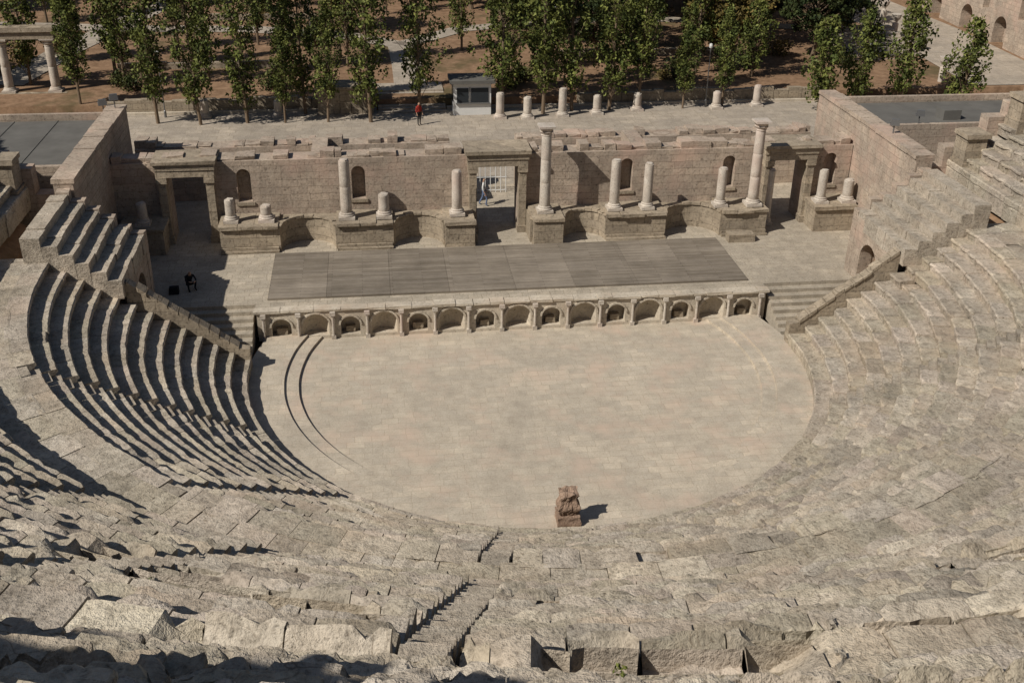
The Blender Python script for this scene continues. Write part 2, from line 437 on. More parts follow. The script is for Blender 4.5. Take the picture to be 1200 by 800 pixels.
while x<13.0:
    w=min(R.uniform(.7,1.6),13.05-x)
    if 13.05-(x+w)<.4:w=13.05-x
    mb.box(x+.008,x+w-.008,3.80+R.uniform(-.05,.05),4.35,1.503,1.63+R.uniform(-.03,.02),j=.02);x+=w
mb.obj("coping",[M_pulp],parent=P)
mb=MB();mb.box(-13.0,13.0,4.36,5.13,1.503,1.59);mb.obj("stage_edge_paving",[M_stagefloor],parent=P)
mb=MB()
for cx,i in zip(ctrs,range(15)):
    if i%2==0:
        mb.box(cx-.24,cx+.24,4.12,4.40,.18,.5,j=.03)
mb.obj("niche_pedestals",[M_pod],parent=P)
for sx in (-1,1):
    mb=MB()
    for i in range(8):
        y1=4.748-i*.42
        a,b=sorted((sx*13.08,sx*17.9))
        mb.box(a,b,y1-.42,y1,-.1,1.6-.19*(i+1),j=.006)
    a,b=sorted((sx*12.95,sx*17.9));mb.box(a,b,1.0,1.385,-.1,.07)
    mb.obj("stone_steps",[M_stagefloor])
for sx in (-1,1):
    mb=MB()
    pts=[(sx*12.95,-.1),(sx*18.0,-.1),(sx*18.0,4.85),(sx*17.6,4.55),(sx*13.5,1.4),(sx*12.95,1.3)]
    mb.prism(pts,'y',.55,1.0)
    o=mb.obj("sloping_end_wall",[M_pod],fix=True)
    mb=MB()
    for k in range(11):
        f=k/11;g=(k+1)/11
        p=lambda q:(sx*(13.4+4.55*q),1.37+3.5*q)
        (xa,za),(xb,zb)=p(f+.004),p(g-.004);dz=R.uniform(-.07,.03)
        mb.prism([(xa,za-.05),(xb,zb-.05),(xb,zb+.13+dz),(xa,za+.13+dz)],'y',.50+R.uniform(-.04,.04),1.05+R.uniform(-.04,.04))
    mb.obj("sloping_coping",[M_pod],parent=o,fix=True)
for sx in (-1,1):
    T=empty("tribunal_seating")
    mb=MB();a,b=sorted((sx*18.02,sx*18.7));mb.box(a,b,1.02,5.6,-.1,4.85)
    o=mb.obj("arched_wall",[M_wall],parent=T)
    cut=MB();a,b=sorted((sx*17.5,sx*19.5));cut.prism(arch(3.75,1.9,1.3,3.9),'x',a,b);boolean(o,cut)
    mb=MB()
    lo,hi=min(sx*18.72,sx*22.5),max(sx*18.72,sx*22.5)
    mb.box(lo,hi,1.02,2.75,-.1,4.6);mb.box(lo,hi,4.75,5.6,-.1,4.6);mb.box(lo,hi,2.75,4.75,4.0,4.6)
    mb.obj("passage_walls",[M_wall],parent=T)
    mb=MB()
    for i in range(6):
        xi=18.0+i*.62;zz=4.75+.42*(i+1)
        y=.2
        while y<5.5:
            L=R.uniform(.9,1.5)
            if y+L>5.2:L=5.58-y
            a,b=sorted((sx*(xi+R.gauss(0,.02)),sx*(xi+.80)))
            g=R.gauss(1,.07)
            mb.box(a,b,y+.01,y+L-.01,4.3,zz+R.gauss(0,.015),j=.018,t=(g,g,g));y+=L
    mb.obj("seat_rows",[M_seat],parent=T,tint=True)
    mb=MB()
    for i in range(6):
        a,b=sorted((sx*(18.0+i*.62),sx*(18.62+i*.62-.004)))
        mb.box(a,b,5.62,6.15,-.1,5.2+i*.42+R.uniform(-.14,.1),j=.025)
    mb.obj("end_wall",[M_wall],parent=T)
for sx in (-1,1):
    mb=MB()
    def zp(u):
        return np.interp(u,[22,23.4,23.5,34,35.4,35.5,42.1,44,47],[6.6,6.6,7.6,15.2,15.2,16.5,22.2,23.4,23.4])
    u=22.1
    while u<47:
        w=1.05
        a,b=sorted((sx*u,sx*(u+w-.01)));
        mb.box(a,b,7.45,8.25,-.1,float(zp(u+w/2))+.15+R.uniform(-.12,.12),j=.012);u+=w
    mb.obj("cavea_end_wall",[M_wall])
    for (x,z0,h,w) in ((23.6,7.0,1.6,1.1),(26.2,9.2,1.3,1.0),(29.2,11.4,1.2,1.0)):
        mb=MB()
        a,b=sorted((sx*x,sx*(x+w)))
        mb.box(a,b,6.2,7.4,z0-.5,z0+h,j=.02);mb.box(a-.12,b+.12,6.08,7.42,z0+h+.003,z0+h+.25,j=.02);mb.box(a-.08,b+.08,6.12,7.41,z0-.5,z0+.3,j=.01)
        mb.obj("stone_pier",[M_pod])
def ragged(mb,x0,x1,y0,y1,z,along,mn=.05,mx=.35,prob=.6):
    a,b=(x0,x1) if along=='x' else (y0,y1);p=a
    while p<b-.3:
        L=min(R.uniform(.35,1.1),b-p)
        if R.random()<prob:
            h=R.uniform(mn,mx)
            if along=='x':mb.box(p+.01,p+L-.01,y0+R.uniform(.01,.25),y1-R.uniform(.02,.6),z+.003,z+h,j=.04)
            else:mb.box(x0+R.uniform(.02,.12),x1-R.uniform(.02,.12),p+.01,p+L-.01,z+.003,z+h,j=.03)
        p+=L
for sx in (-1,1):
    mb=MB();a,b=sorted((sx*21.0,sx*21.9));mb.box(a,b,6.22,19.5,-.1,7.6)
    y=6.2
    while y<19.4:
        L=min(R.uniform(.9,1.5),19.5-y);mb.box(a-.08,b+.08,y+.005,y+L-.005,7.603,7.83+R.uniform(-.03,.03),j=.015);y+=L
    mb.obj("stage_side_wall",[M_wall])
    mb=MB();X0,X1=(22.0,36.0) if sx>0 else (-38,-22.0)
    Y0=13.0 if sx>0 else 9.5
    mb.box(X0,X1,Y0,19.4,0,6.9);mb.box(X0,X1,Y0,Y0+.3,6.903,7.4);mb.box(X0,X1,19.1,19.4,6.903,7.4)
    o=mb.obj("museum_building",[M_wall])
    mb=MB();mb.box(X0+.01,X1-.01,Y0+.32,19.08,6.905,7.02)
    x=X0+1.2
    while x<X1-.5:
        mb.box(x,x+.05,Y0+.33,19.07,7.023,7.05);x+=2.4
    mb.box(X0+5,X0+6.1,Y0+2,Y0+3,7.023,7.6)
    mb.obj("flat_roof",[M_grey],parent=o)
# ------------------------------------------------------------------ scaenae frons
WY=13.6;D=17.07
F=empty("stage_back_wall")
mb=MB();mb.box(-21.0,20.95,WY,15.0,1.5,6.1)
o=mb.obj("masonry",[M_wall],parent=F)
cut=MB()
cut.box(-1.2,1.2,13,16,1.4,5.55)
for s_ in (-D,D):cut.box(s_-1.05,s_+1.05,13,16,1.4,5.45)
for cx in (-14.04,-7.79,7.49,13.57,19.7):cut.prism(arch(cx,.75,3.75,5.65),'y',13.2,14.15)
boolean(o,cut)
mb=MB();ragged(mb,-20.9,-2,WY,15.0,6.1,'x',.08,.42,.85);ragged(mb,2,20.8,WY,15.0,6.1,'x',.08,.42,.85);mb.obj("broken_top_course",[M_wall],parent=F)
mb=MB()
for cx in (-14.04,-7.79,7.49,13.57,19.7):
    mb.box(cx-.5,cx+.5,WY-.08,WY-.002,3.55,3.72)
for c,hw,zt in ((0,1.2,5.55),(-D,1.05,5.45),(D,1.05,5.45)):
    for sd in (-1,1):
        a,b=sorted((c+sd*hw,c+sd*(hw+.42)));mb.box(a,b,WY-.5,WY-.003,1.6,zt-.35)
        mb.box(a-.07,b+.07,WY-.58,WY-.003,zt-.347,zt+.0,j=.01)
        mb.box(a-.08,b+.08,WY-.6,WY-.006,1.603,2.0)
    mb.box(c-hw-.5,c+hw+.5,WY-.55,WY-.003,zt+.003,zt+.38,j=.015)
    mb.box(c-hw-.65,c+hw+.65,WY-.72,15.05,zt+.75,zt+.92,j=.03)
    mb.box(c-hw-.55,c+hw+.55,WY-.6,15.0,zt+.383,zt+.747,j=.01)
mb.obj("door_surrounds",[M_pod],parent=F)
mb=MB();mb.box(-15.35,15.4,11.5,13.58,1.5,2.95)
o=mb.obj("podium",[M_pod],parent=F)
cut=MB();cut.box(-1.45,1.65,11,14,1.4,3.3)
for cx,rr in ((-10.65,1.5),(-4.6,1.38),(4.75,1.2),(11.05,1.6)):
    cut.lathe(cx,11.5,[(rr,1.4),(rr,3.3)],36)
boolean(o,cut)
mb=MB()
caps=[(-15.4,-12.2),(-9.1,-6.0),(-3.2,-1.45),(1.75,3.5),(5.95,9.45),(12.7,15.45)]
for a,b in caps:
    x=a
    while x<b-.01:
        w=R.uniform(.7,1.4)
        if b-x-w<.5:w=b-x
        mb.box(x+.008,x+w-.008,11.32+R.uniform(-.06,.06),13.5,2.953,3.13+R.uniform(-.03,.02),j=.025);x+=w
    mb.box(a+.05,b-.05,11.36,11.497,1.603,1.9,j=.02)
    mb.box(a+.02,b-.02,11.22,11.357,1.603,1.74,j=.02)
for cx,rr in ((-10.65,1.5),(-4.6,1.38),(4.75,1.2),(11.05,1.6)):
    n=9
    for k in range(n):
        a0=pi*k/n+.01;a1=pi*(k+1)/n-.01;vs=[];h=3.08+R.uniform(-.06,.05)
        for zz in (2.953,h):
            for (q,a) in ((rr-.08,a0),(rr-.08,a1),(rr+.22,a1),(rr+.22,a0)):
                vs.append((cx+q*math.cos(a),11.5+q*math.sin(a),zz))
        mb.add(vs,[(3,2,1,0),(4,5,6,7),(0,1,5,4),(1,2,6,5),(2,3,7,6),(3,0,4,7)])
for a,b in ((18.3,20.7),(-20.6,-18.3)):
    mb.box(a,b,11.5,13.55,1.603,2.95,j=.01);mb.box(a-.1,b+.1,11.35,13.57,2.955,3.15,j=.02)
mb.box(-1.5,-1.3,11.5,13.5,1.605,2.2,j=.02)
mb.box(-3.15,-1.5,10.95,11.33,1.603,3.0,j=.02);mb.box(-3.2,-1.45,10.85,11.31,3.005,3.17,j=.02)
mb.box(1.8,3.45,10.95,11.33,1.603,3.0,j=.02);mb.box(1.75,3.5,10.85,11.31,3.005,3.17,j=.02)
mb.box(12.9,14.4,10.3,11.0,1.603,2.05,j=.03)
mb.obj("podium_mouldings",[M_pod],parent=F,fix=True)
mb=MB();mb.box(-21,-2.2,20.0,21.4,1.603,4.9);mb.box(2.0,21,20.0,21.4,1.603,4.95)
ragged(mb,-21,-2.2,20.0,21.4,4.9,'x',.05,.5,.75);ragged(mb,2,21,20.0,21.4,4.95,'x',.05,.5,.75)
mb.box(-10.5,-9.6,15.0,20.0,1.603,5.4,j=.03);mb.box(8.6,9.5,15.0,20.0,1.603,5.4,j=.03);mb.box(-2.7,-2.2,17.5,20,1.603,4.3,j=.03)
mb.obj("rear_masonry_wall",[M_wall])
def column(name,x,y,z0,h,r,cap=False,base=True,mat=M_col):
    mb=MB();z=z0
    if base:
        mb.box(x-r*1.45,x+r*1.45,y-r*1.45,y+r*1.45,z,z+.16,j=.006);z+=.163
        mb.lathe(x,y,[(r*1.35,z),(r*1.4,z+.05),(r*1.3,z+.1),(r*1.12,z+.13),(r*1.22,z+.17),(r*1.05,z+.22)],20);z+=.22
    top=z0+h-(.55 if cap else 0);k=0;H=top-z
    nd=max(1,int(H/1.3))
    for i in range(nd):
        za=z+H*i/nd;zb=z+H*(i+1)/nd
        f0=1-.14*(za-z0)/5;f1=1-.14*(zb-z0)/5
        ox,oy=R.uniform(-.012,.012),R.uniform(-.012,.012)
        prof=[(r*f0*.965,za),(r*f0,za+.025)]+[(r*(f0+(f1-f0)*q)*(1+R.uniform(-.012,.012)),za+(zb-za)*q) for q in (.3,.6,.85)]+[(r*f1*.99,zb-.025),(r*f1*.96,zb)]
        mb.lathe(x+ox,y+oy,prof,22,jit=.005)
    if cap:
        mb.lathe(x,y,[(r*.86,top),(r*1.0,top+.04),(r*.92,top+.09),(r*1.25,top+.25),(r*1.02,top+.27),(r*1.5,top+.46),(r*1.2,top+.47)],16,jit=.02)
        mb.box(x-r*1.45,x+r*1.45,y-r*1.45,y+r*1.45,top+.47,top+.58,j=.02)
    else:
        mb.lathe(x+.03,y,[(r*.8,top-.02),(r*.7,top+.07),(r*.3,top+.1)],9,jit=.05)
    return mb.obj(name,[mat],smooth=35)
CY=12.2
for (x,h,r,c) in ((-14.75,1.25,.27,0),(-12.85,.85,.3,0),(-8.5,3.3,.31,0),(-6.45,1.3,.3,0),(-2.4,2.5,.29,0),(2.55,4.95,.31,1),(6.55,2.85,.29,0),(8.45,2.6,.27,0),(12.75,2.2,.27,0),(14.7,4.95,.31,1),(18.8,1.9,.27,0),(20.4,1.3,.3,0),(-19.4,1.2,.27,0)):
    column("stone_column",x,CY,3.15,h,r,bool(c))
column("stone_column",16.0,13.0,1.61,3.3,.2)
G=MB()
for i in range(9):
    x=-1.3+2.6*i/8;G.tube((x,19.9,1.6),(x,19.9,3.6),.025,.025)
for z in (1.75,2.6,3.5):G.tube((-1.35,19.9,z),(1.35,19.9,z),.03,.03)
G.obj("metal_gate",[M_white])
def rock(mb,cx,cy,z0,sx,sy,sz,n=7,amp=.12,seed=0,shape=None,t=(1,1,1)):
    vs=[];fs=[];idx={}
    def key(i,j,k):
        if (i,j,k) in idx:return idx[i,j,k]
        x,y,z=i/n-.5,j/n-.5,k/n-.5
        w=shape(z+.5) if shape else 1
        a=1+amp*nz(x*2+seed,y*2,z*2,1.4)+amp*.8*nz(x*2,y*2+seed,z*2,4)
        vs.append((cx+x*sx*w*a,cy+y*sy*w*a,z0+(z+.5)*sz*(1+amp*.8*nz(x+seed,y,0,3)*(z+.5))))
        idx[i,j,k]=len(vs)-1;return idx[i,j,k]
    for a in range(n):
        for b in range(n):
            for s_,c in ((0,0),(1,n)):
                for ax in range(3):
                    q=[]
                    for (p,r_) in ((a,b),(a+1,b),(a+1,b+1),(a,b+1)):
                        co=[p,r_];co.insert(ax,c);q.append(key(*co))
                    fs.append(tuple(q))
    mb.add(vs,fs,0,t)
mb=MB()
rock(mb,-.3,-12.4,.225,.84,.74,.42,8,.12,3)
rock(mb,-.3,-12.4,.63,.74,.64,.92,12,.2,9,shape=lambda z:.86+.16*math.sin(z*7-1)+.12*z)
mb.obj("weathered_stone_pedestal",[M_red],fix=True)
# loose rubble lying on treads and walkways
mb=MB()
for k in range(240):
    t=R.uniform(.9,2.5)
    if k%3==0:
        u=R.uniform(34.2,35.2);zz=14.68
    elif k%3==1:
        i=R.randrange(0,8);u=35.75+.53*i+R.uniform(.25,.45);zz=15.98+.475*(i+1)
    else:
        i=R.randrange(3,16);u=23.75+.645*i+R.uniform(.35,.55);zz=7.12+.472*(i+1)
    x,y=pos(u,t);s_=R.uniform(.05,.16)*(1.4 if k%9==0 else 1)
    rock(mb,x,y,zz-.03-pit(x,y),s_*R.uniform(.8,1.5),s_*R.uniform(.8,1.5),s_*R.uniform(.6,1),3,.5,k*1.7,t=(R.uniform(.8,1.1),)*3)
mb.obj("loose_rubble",[M_rub],tint=True,fix=True)
# ------------------------------------------------------------------ terrain
GY=40.0
def gz(y):return 1.5 if y<GY else 2.3+(y-GY)*.03
PR=([0,12.5,13.5,21.5,23.6,34,35.5,42,44,60,100,400],[-.3,-.3,1.0,6.0,7.0,14.6,15.9,21.6,22.8,25,30,40])
def th(x,y):
    u=math.hypot(x,y-CY0) if y<CY0 else abs(x)
    h=float(np.interp(u,*PR))-1.3
    if y<=0: return h
    if y<19 and abs(x)<22.5 and (y>0.3):
        return -.4 if (abs(x)<18.6 or y>5) else 3.0
    base=gz(y)
    if y<7:return h
    if u>37:
        f=max(0,min(1,(y-7)/25));f=f*f*(3-2*f);return h*(1-f)+base*f if y<32 else base
    return base
xs=[-500,-300,-180,-120,-90]+list(range(-70,71))+[90,120,180,300,500]
ys=[-500,-300,-180,-120,-90]+list(range(-70,40))+[39.9,40.1]+list(range(41,100,4))+[110,140,200,300,500,900]
mb=MB();vs=[(x,y,th(x,y)) for y in ys for x in xs];nx=len(xs)
fs=[(j*nx+i,j*nx+i+1,(j+1)*nx+i+1,(j+1)*nx+i) for j in range(len(ys)-1) for i in range(nx-1)]
mb.add(vs,fs);mb.obj("ground",[M_soil])
mb=MB();mb.box(-48,48,22.6,39.5,1.3,1.6)
mb.obj("plaza_pavement",[M_plaza])
mb=MB();mb.box(-60,-6.5,39.5,39.8,1.3,1.78);mb.box(-1,60,39.5,39.8,1.3,1.78);mb.obj("plaza_kerb",[M_pulp])
def path(name,pts,w):
    mb=MB();vs=[]
    for i,(x,y) in enumerate(pts):
        a=Vector(pts[max(0,i-1)]);b=Vector(pts[min(len(pts)-1,i+1)]);d=(b-a).normalized();n=Vector((-d.y,d.x))
        for s_ in (-1,1):
            q=Vector((x,y))+n*s_*w/2;vs.append((q.x,q.y,gz(max(GY+.2,q.y))+.05))
    mb.add(vs,[(2*i,2*i+2,2*i+3,2*i+1) for i in range(len(pts)-1)]);mb.obj(name,[M_plaza],fix=True)
path("garden_path",[(-3.7,44.0),(-3.7,50),(-4,57),(-9,61),(-18,64),(-30,65),(-48,68)],2.6)
path("garden_path",[(-4,57),(2,63),(12,66),(24,66),(36,62)],2.2)
path("garden_path",[(-36,46),(-34,56),(-31,66),(-27,80),(-24,95)],3.0)
path("forecourt_paving",[(48,40.5),(48,60),(46,80),(44,110)],9)
mb=MB()
for a,b in ((-27,-11),(9.5,30)):
    x=a
    while x<b:
        w=min(R.uniform(.8,1.5),b-x);mb.box(x+.005,x+w-.005,39.85+R.uniform(-.03,.03),40.35,1.5,2.6+R.uniform(-.12,.15),j=.02);x+=w
mb.obj("garden_wall",[M_pod])
mb=MB()
for a,b,y in ((-28,-14,50),(-26,-12,68),(10,26,52),(8,22,70)):
    x=a
    while x<b:
        w=min(R.uniform(.8,1.5),b-x);mb.box(x+.005,x+w-.005,y,y+.5,gz(y)-.3,gz(y)+.55+R.uniform(-.05,.08),j=.02);x+=w
mb.obj("garden_wall",[M_pod])
mb=MB()
for i in range(8):mb.box(-6.4,-1.1,38.6+i*.5,44.5,1.3 if i==0 else 1.6+.11*i,1.6+.11*(i+1)-.002)
mb.obj("garden_steps",[M_plaza])
mb=MB()
for k in range(16):mb.box(37,44,44+k*.9,44+k*.9+.9,1.4,1.75+.14*k)
mb.obj("forecourt_steps",[M_plaza])
B=empty("ticket_booth")
mb=MB();mb.box(-.6,2.3,37.6,39.4,1.603,4.1);mb.obj("walls",[M_white],parent=B)
mb=MB();mb.box(-.9,2.6,37.2,39.7,4.103,4.35);mb.obj("roof",[M_grey],parent=B)
mb=MB();mb.box(-.35,.55,37.55,37.597,2.6,3.7);mb.box(.75,2.1,37.55,37.597,2.6,3.7);mb.box(-.65,-.603,37.9,39.1,2.6,3.7);mb.obj("windows",[M_glass],parent=B)
mb=MB();mb.box(-.45,2.2,37.45,37.59,2.48,2.58);mb.box(.6,.7,37.53,37.59,2.6,3.75);mb.obj("window_sill",[M_metal],parent=B)
mb=MB()
for k in range(4):
    for q in range(5):
        mb.box(-11.0+q*.85+.01,-11.0+(q+1)*.85-.01,38.6,40.6,1.6+k*.5,2.1+k*.5-.01,j=.015)
mb.box(-11.2,-6.6,38.4,40.8,3.602,3.75,j=.02)
mb.obj("stone_hut",[M_pod])
for (x,y,h) in ((2.9,36.6,1.9),(5.0,36.4,1.6),(7.8,36.8,2.1),(10.6,37.2,1.4),(14,38,1.3),(-14,38.5,1.2),(20.5,38,1.3),(-19.5,38.6,1.3),(24,38.5,1.6)):
    column("column_stump",x,y,1.6,h,.32)
C=empty("ancient_colonnade")
for x in (-42.5,-38.8,-35.1,-31.6):
    c=column("column",x,44.2,2.42,4.1,.36,True);c.parent=C
mb=MB();mb.box(-43.2,-31.0,43.75,44.65,6.55,7.1,j=.01);mb.box(-43.3,-30.8,43.6,44.8,7.103,7.45,j=.02);mb.obj("entablature",[M_pod],parent=C)
mb=MB();mb.box(-43.4,-30.7,43.5,44.9,1.5,2.42);mb.obj("stylobate",[M_pod],parent=C)
mb=MB();mb.box(53,62,38,100,1.4,11.5)
o=mb.obj("odeon_building",[M_wall])
cut=MB();y=41
while y<98:
    cut.prism(arch(y,2.2,1.3,5.4),'x',52,54.2);cut.prism(arch(y+3.2,1.1,5.6,7.8),'x',52,53.8);y+=6.4
boolean(o,cut)
mb=MB();mb.box(52.75,53.0-.003,38,100,8.6,8.9);mb.box(52.8,62.2,37.9,100.1,11.503,11.9)
mb.obj("cornice",[M_pulp],parent=o)
for (x,y) in ((43.5,52),(44.5,58),(41.5,42),(46,64)):
    mb=MB();z=gz(y)
    mb.lathe(x,y,[(.3,z+0),(.3,z+1.2),(.18,z+1.25),(.18,z+1.4),(.42,z+1.75),(.5,z+2.1),(.44,z+2.12)],14);mb.obj("stone_urn",[M_col])
for (x,y) in ((19.8,38.6),(-22.5,38.8),(33,38.6),(9.2,50),(-12,55)):
    z=1.6 if y<39.5 else gz(y);mb=MB()
    mb.lathe(x,y,[(.1,z),(.1,z+.5),(.05,z+.55),(.04,z+4.6)],8,mi=0)
    mb.lathe(x,y,[(.05,z+4.6),(.13,z+4.68),(.16,z+4.82),(.12,z+4.96),(.03,z+5.0)],10,mi=1)
    mb.tube((x-.25,y,z+4.5),(x+.25,y,z+4.5),.02,.02)
    mb.obj("street_lamp",[M_metal,M_white])
for (x,y,z,s_) in ((-21.4,18.6,7.85,1),(-22.2,19.2,7.4,1),(21.4,10,7.85,-1),(24.5,13.2,7.4,-1)):
    mb=MB();mb.tube((x,y,z),(x,y,z+.5),.04,.04)
    mb.box(x-.25,x+.25,y-.14,y+.06,z+.45,z+.8,rz=.3*s_,taper=.04);mb.tube((x-.28,y,z+.6),(x+.28,y,z+.6),.03,.03)
    mb.obj("floodlight",[M_metal])
# ------------------------------------------------------------------ trees
def leaves(mb,c,n,rad,size,sq=1.0,mi=1,g0=1):
    for _ in range(n):
        while 1:
            d=Vector((R.uniform(-1,1),R.uniform(-1,1),R.uniform(-1,1)))
            if d.length<1:break
        p=Vector(c)+Vector((d.x*rad,d.y*rad,d.z*rad*sq))
        nrm=Vector((R.gauss(0,1),R.gauss(0,1),R.gauss(.5,1))).normalized()
        a=nrm.orthogonal().normalized();a=(Matrix.Rotation(R.uniform(0,6.28),3,nrm)@a);b=nrm.cross(a)
        s_=size*R.uniform(.6,1.3);g=R.uniform(.7,1.25)*g0
        mb.add([tuple(p-a*s_),tuple(p-b*s_*.6),tuple(p+a*s_),tuple(p+b*s_*.6)],[(0,1,2,3)],mi,(g,g,g*.9))
def trunk(mb,h,r,lean=.2):
    px,py=0,0;pts=[(0,0,0)]
    for i in range(1,7):
        px+=R.uniform(-lean,lean)*.4;py+=R.uniform(-lean,lean)*.4;pts.append((px,py,h*i/6))
    for i in range(6):
        mb.tube(pts[i],pts[i+1],r*(1-i/6.5),r*(1-(i+1)/6.5),8,0)
    return pts
def interp(pts,h,H):
    i=min(5,int(h/H*6));f=h/H*6-i;a=Vector(pts[i]);b=Vector(pts[i+1]);return a.lerp(b,min(1,f))
def poplar(seed,H=11.5,rad=1.35,z0=2.4,nc=125,nl=34):
    R.seed(seed);mb=MB();pts=trunk(mb,H*.95,.14)
    for k in range(nc):
        f=(k+R.random())/nc;h=z0+(H-z0)*f
        rr=rad*(math.sin(pi*min(1,f*.84+.14))**.7)*R.uniform(.6,1.05)
        if R.random()<.15:rr*=1.4
        a=R.uniform(0,6.28);q=math.sqrt(R.random())*rr
        base=interp(pts,max(.5,h-1.2-q*.4),H)
        c=(base.x+q*math.cos(a),base.y+q*math.sin(a),h)
        if k%2==0:mb.tube(base,(c[0],c[1],h+.2),.03,.01,4,0)
        leaves(mb,c,nl,R.uniform(.28,.55),.14,1.6,g0=R.uniform(.6,1.25))
    return mb.mesh("poplar",[M_bark,M_leafp],tint=True)
def broad(seed,H=8,rad=3.4,z0=2.2,nc=140,nl=38,leafm=None,size=.2):
    R.seed(seed);mb=MB();pts=trunk(mb,H*.8,.24,.5)
    cz=(H+z0)/2;hh=(H-z0)/2
    for k in range(nc):
        while 1:
            d=Vector((R.uniform(-1,1),R.uniform(-1,1),R.uniform(-1,1)))
            if .35<d.length<1:break
        lump=1+.35*nz(d.x+seed,d.y,d.z,1.5)
        c=Vector((d.x*rad*lump,d.y*rad*lump,cz+d.z*hh*lump))
        base=interp(pts,min(H*.7,max(z0*.7,c.z-1.8)),H*.8)
        if k%2==0:mb.tube(base,c,.05,.015,4,0)
        leaves(mb,c,nl,R.uniform(.45,.8),size,.7,g0=R.uniform(.7,1.2))
    return mb.mesh("broad",[M_bark,leafm],tint=True)
def palm(seed):
    R.seed(seed);mb=MB();pts=trunk(mb,3.2,.22,.05)
    top=Vector(pts[-1])
    for k in range(34):
        a=R.uniform(0,6.28);el=R.uniform(-.5,1.2)
        d=Vector((math.cos(a)*math.cos(el),math.sin(a)*math.cos(el),math.sin(el)))
        p1=top+d*.8;mb.tube(top,p1,.02,.015,4,0)
        side=d.cross(Vector((0,0,1))).normalized()
        for q in range(-5,6):
            e=(d+side*q*.22).normalized();w=side*.05
            tip=p1+e*.9+Vector((0,0,-.15))
            g=R.uniform(.7,1.3);mb.add([tuple(p1-w),tuple(p1+w),tuple(tip)],[(0,1,2)],1,(g,g,g))
    return mb.mesh("palm",[M_bark,M_leafb],tint=True)
pops=[poplar(s_,H,r_,z_) for s_,H,r_,z_ in ((1,13,1.7,1.9),(2,12,1.8,2.3),(3,14,1.6,1.8),(4,11,1.5,2.8),(5,13.5,1.95,2.2),(6,13,1.35,2.0),(7,12,1.6,3.0))]
sm=[poplar(11,7,1.6,1.2,75,34),poplar(12,6.4,1.5,1.0,70,34)]
brd=[broad(21,8,3.4,leafm=M_leafb),broad(22,7,3.0,leafm=M_leafo),broad(23,9,4.0,leafm=M_leafd,nc=160),broad(24,7.5,3.6,leafm=M_leafd)]
shr=[broad(31,1.6,1.1,.2,30,26,M_leafb,.12),broad(32,1.3,.9,.1,24,24,M_leafo,.1)]
plm=[palm(41)]
R.seed(99)
def put(me,name,x,y,s_=1,z=None):
    o=bpy.data.objects.new(name,me);COL.objects.link(o)
    zz=(1.58 if y<39.6 else gz(y)-.05) if z is None else z
    o.location=(x,y,zz);o.rotation_euler=(R.uniform(-.02,.02),R.uniform(-.02,.02),R.uniform(0,6.28));o.scale=(s_,s_,s_*R.uniform(.93,1.07));return o
for i,(x,y,s_,k) in enumerate([(-29,40.5,.8,3),(-22.8,37.2,1,5),(-19.6,36.6,.95,1),(-16.2,36.8,1.0,2),(-13.4,36.6,.62,3),(-12,39,1,0),(-10.2,36.6,.75,6),(-7.0,36.3,1.08,2),(-3.2,38.0,.95,4),(3.2,38.2,1.15,4),(6.4,37.6,1.1,5),(8.8,38.3,1.05,0),(11.8,38.2,1.1,2),(14.2,38.6,1.0,6),(17.8,38.2,.62,3),(21.2,38.6,.7,3),(-26.5,45,.95,1),(-34,46,.95,0)]):
    put(pops[k],"poplar_tree",x,y,s_)
for (x,y,s_,k) in ((28.5,36.5,1.05,0),(32,37.5,1.1,1),(35.8,37.6,1.15,0),(39.6,35.0,1.1,1),(25.5,44.5,.95,1)):
    put(sm[k],"poplar_tree",x,y,s_)
for (x,y,k) in ((-20,46,2),(-14,49,5),(-8.8,50,1),(4.5,46,2),(9.5,50,4),(13.5,45,0),(17,49,3),(21,46,1),(-40,50,2),(-24,57,6),(1.5,55,0),(-5,70,2),(27,53,4),(33,62,0),(-38,68,1),(11,57,2),(19,59,1),(6,62,0),(-28,49,5),(7,42.5,0),(-20,72,2),(-32,53,2),(-17,58,0)):
    put(pops[k],"poplar_tree",x,y,R.uniform(.75,1.05))
for (x,y,k,s_) in ((24,48,1,1.05),(28,57,2,1.15),(20,66,2,1.2),(12,68,3,1.15),(4,72,2,1.15),(33,50,2,.95),(-2,82,3,1.2),(16,80,0,1.2),(28,78,2,1.25),(36,72,2,1.15),(-12,78,0,1.1),(-26,86,2,1.2),(-38,82,3,1.1),(-48,60,2,1.2),(-46,74,0,1.1),(8,90,2,1.3),(-8,94,3,1.2),(24,93,2,1.3),(40,94,3,1.3),(-18,96,2,1.3),(31,66,1,1.05),(17,55,3,.85),(-44,46,2,.95),(-52,52,3,1.1),(6,78,2,1.15),(22,72,3,1.2),(26,63,3,1.0),(9,60,3,.8),(-34,90,2,1.2),(38,56,3,.9),(13,50,2,.7),(31,86,2,1.2),(0,92,2,1.2),(-50,88,3,1.3),(37,64,2,1.1),(29,70,2,1.1),(-30,76,2,1.1),(-8,64,3,.8)):
    put(brd[k],"broadleaf_tree",x,y,s_)
for (x,y) in ((-25.5,47),(-9.5,53),(-23.5,53)):put(plm[0],"palm_tree",x,y,1.0)
for k in range(34):
    x,y=R.uniform(-40,36),R.uniform(42,78)
    if abs(x+4)<4:continue
    put(shr[k%2],"garden_shrub",x,y,R.uniform(.6,1.2))
for (t,u) in ((1.92,37.3),(1.66,39.2),(1.70,36.9),(1.35,36.9),(1.6,31.2),(1.95,30.1)):
    x,y=pos(u,t);zz=15.98+.475*(int((u-35.75)/.53)+1) if u>35 else 7.12+.472*(int((u-23.75)/.645)+1)
    mb=MB();leaves(mb,(x,y,zz+.03),26,.07,.028,.7,0);mb.obj("weed_plant",[M_leafp],tint=True)
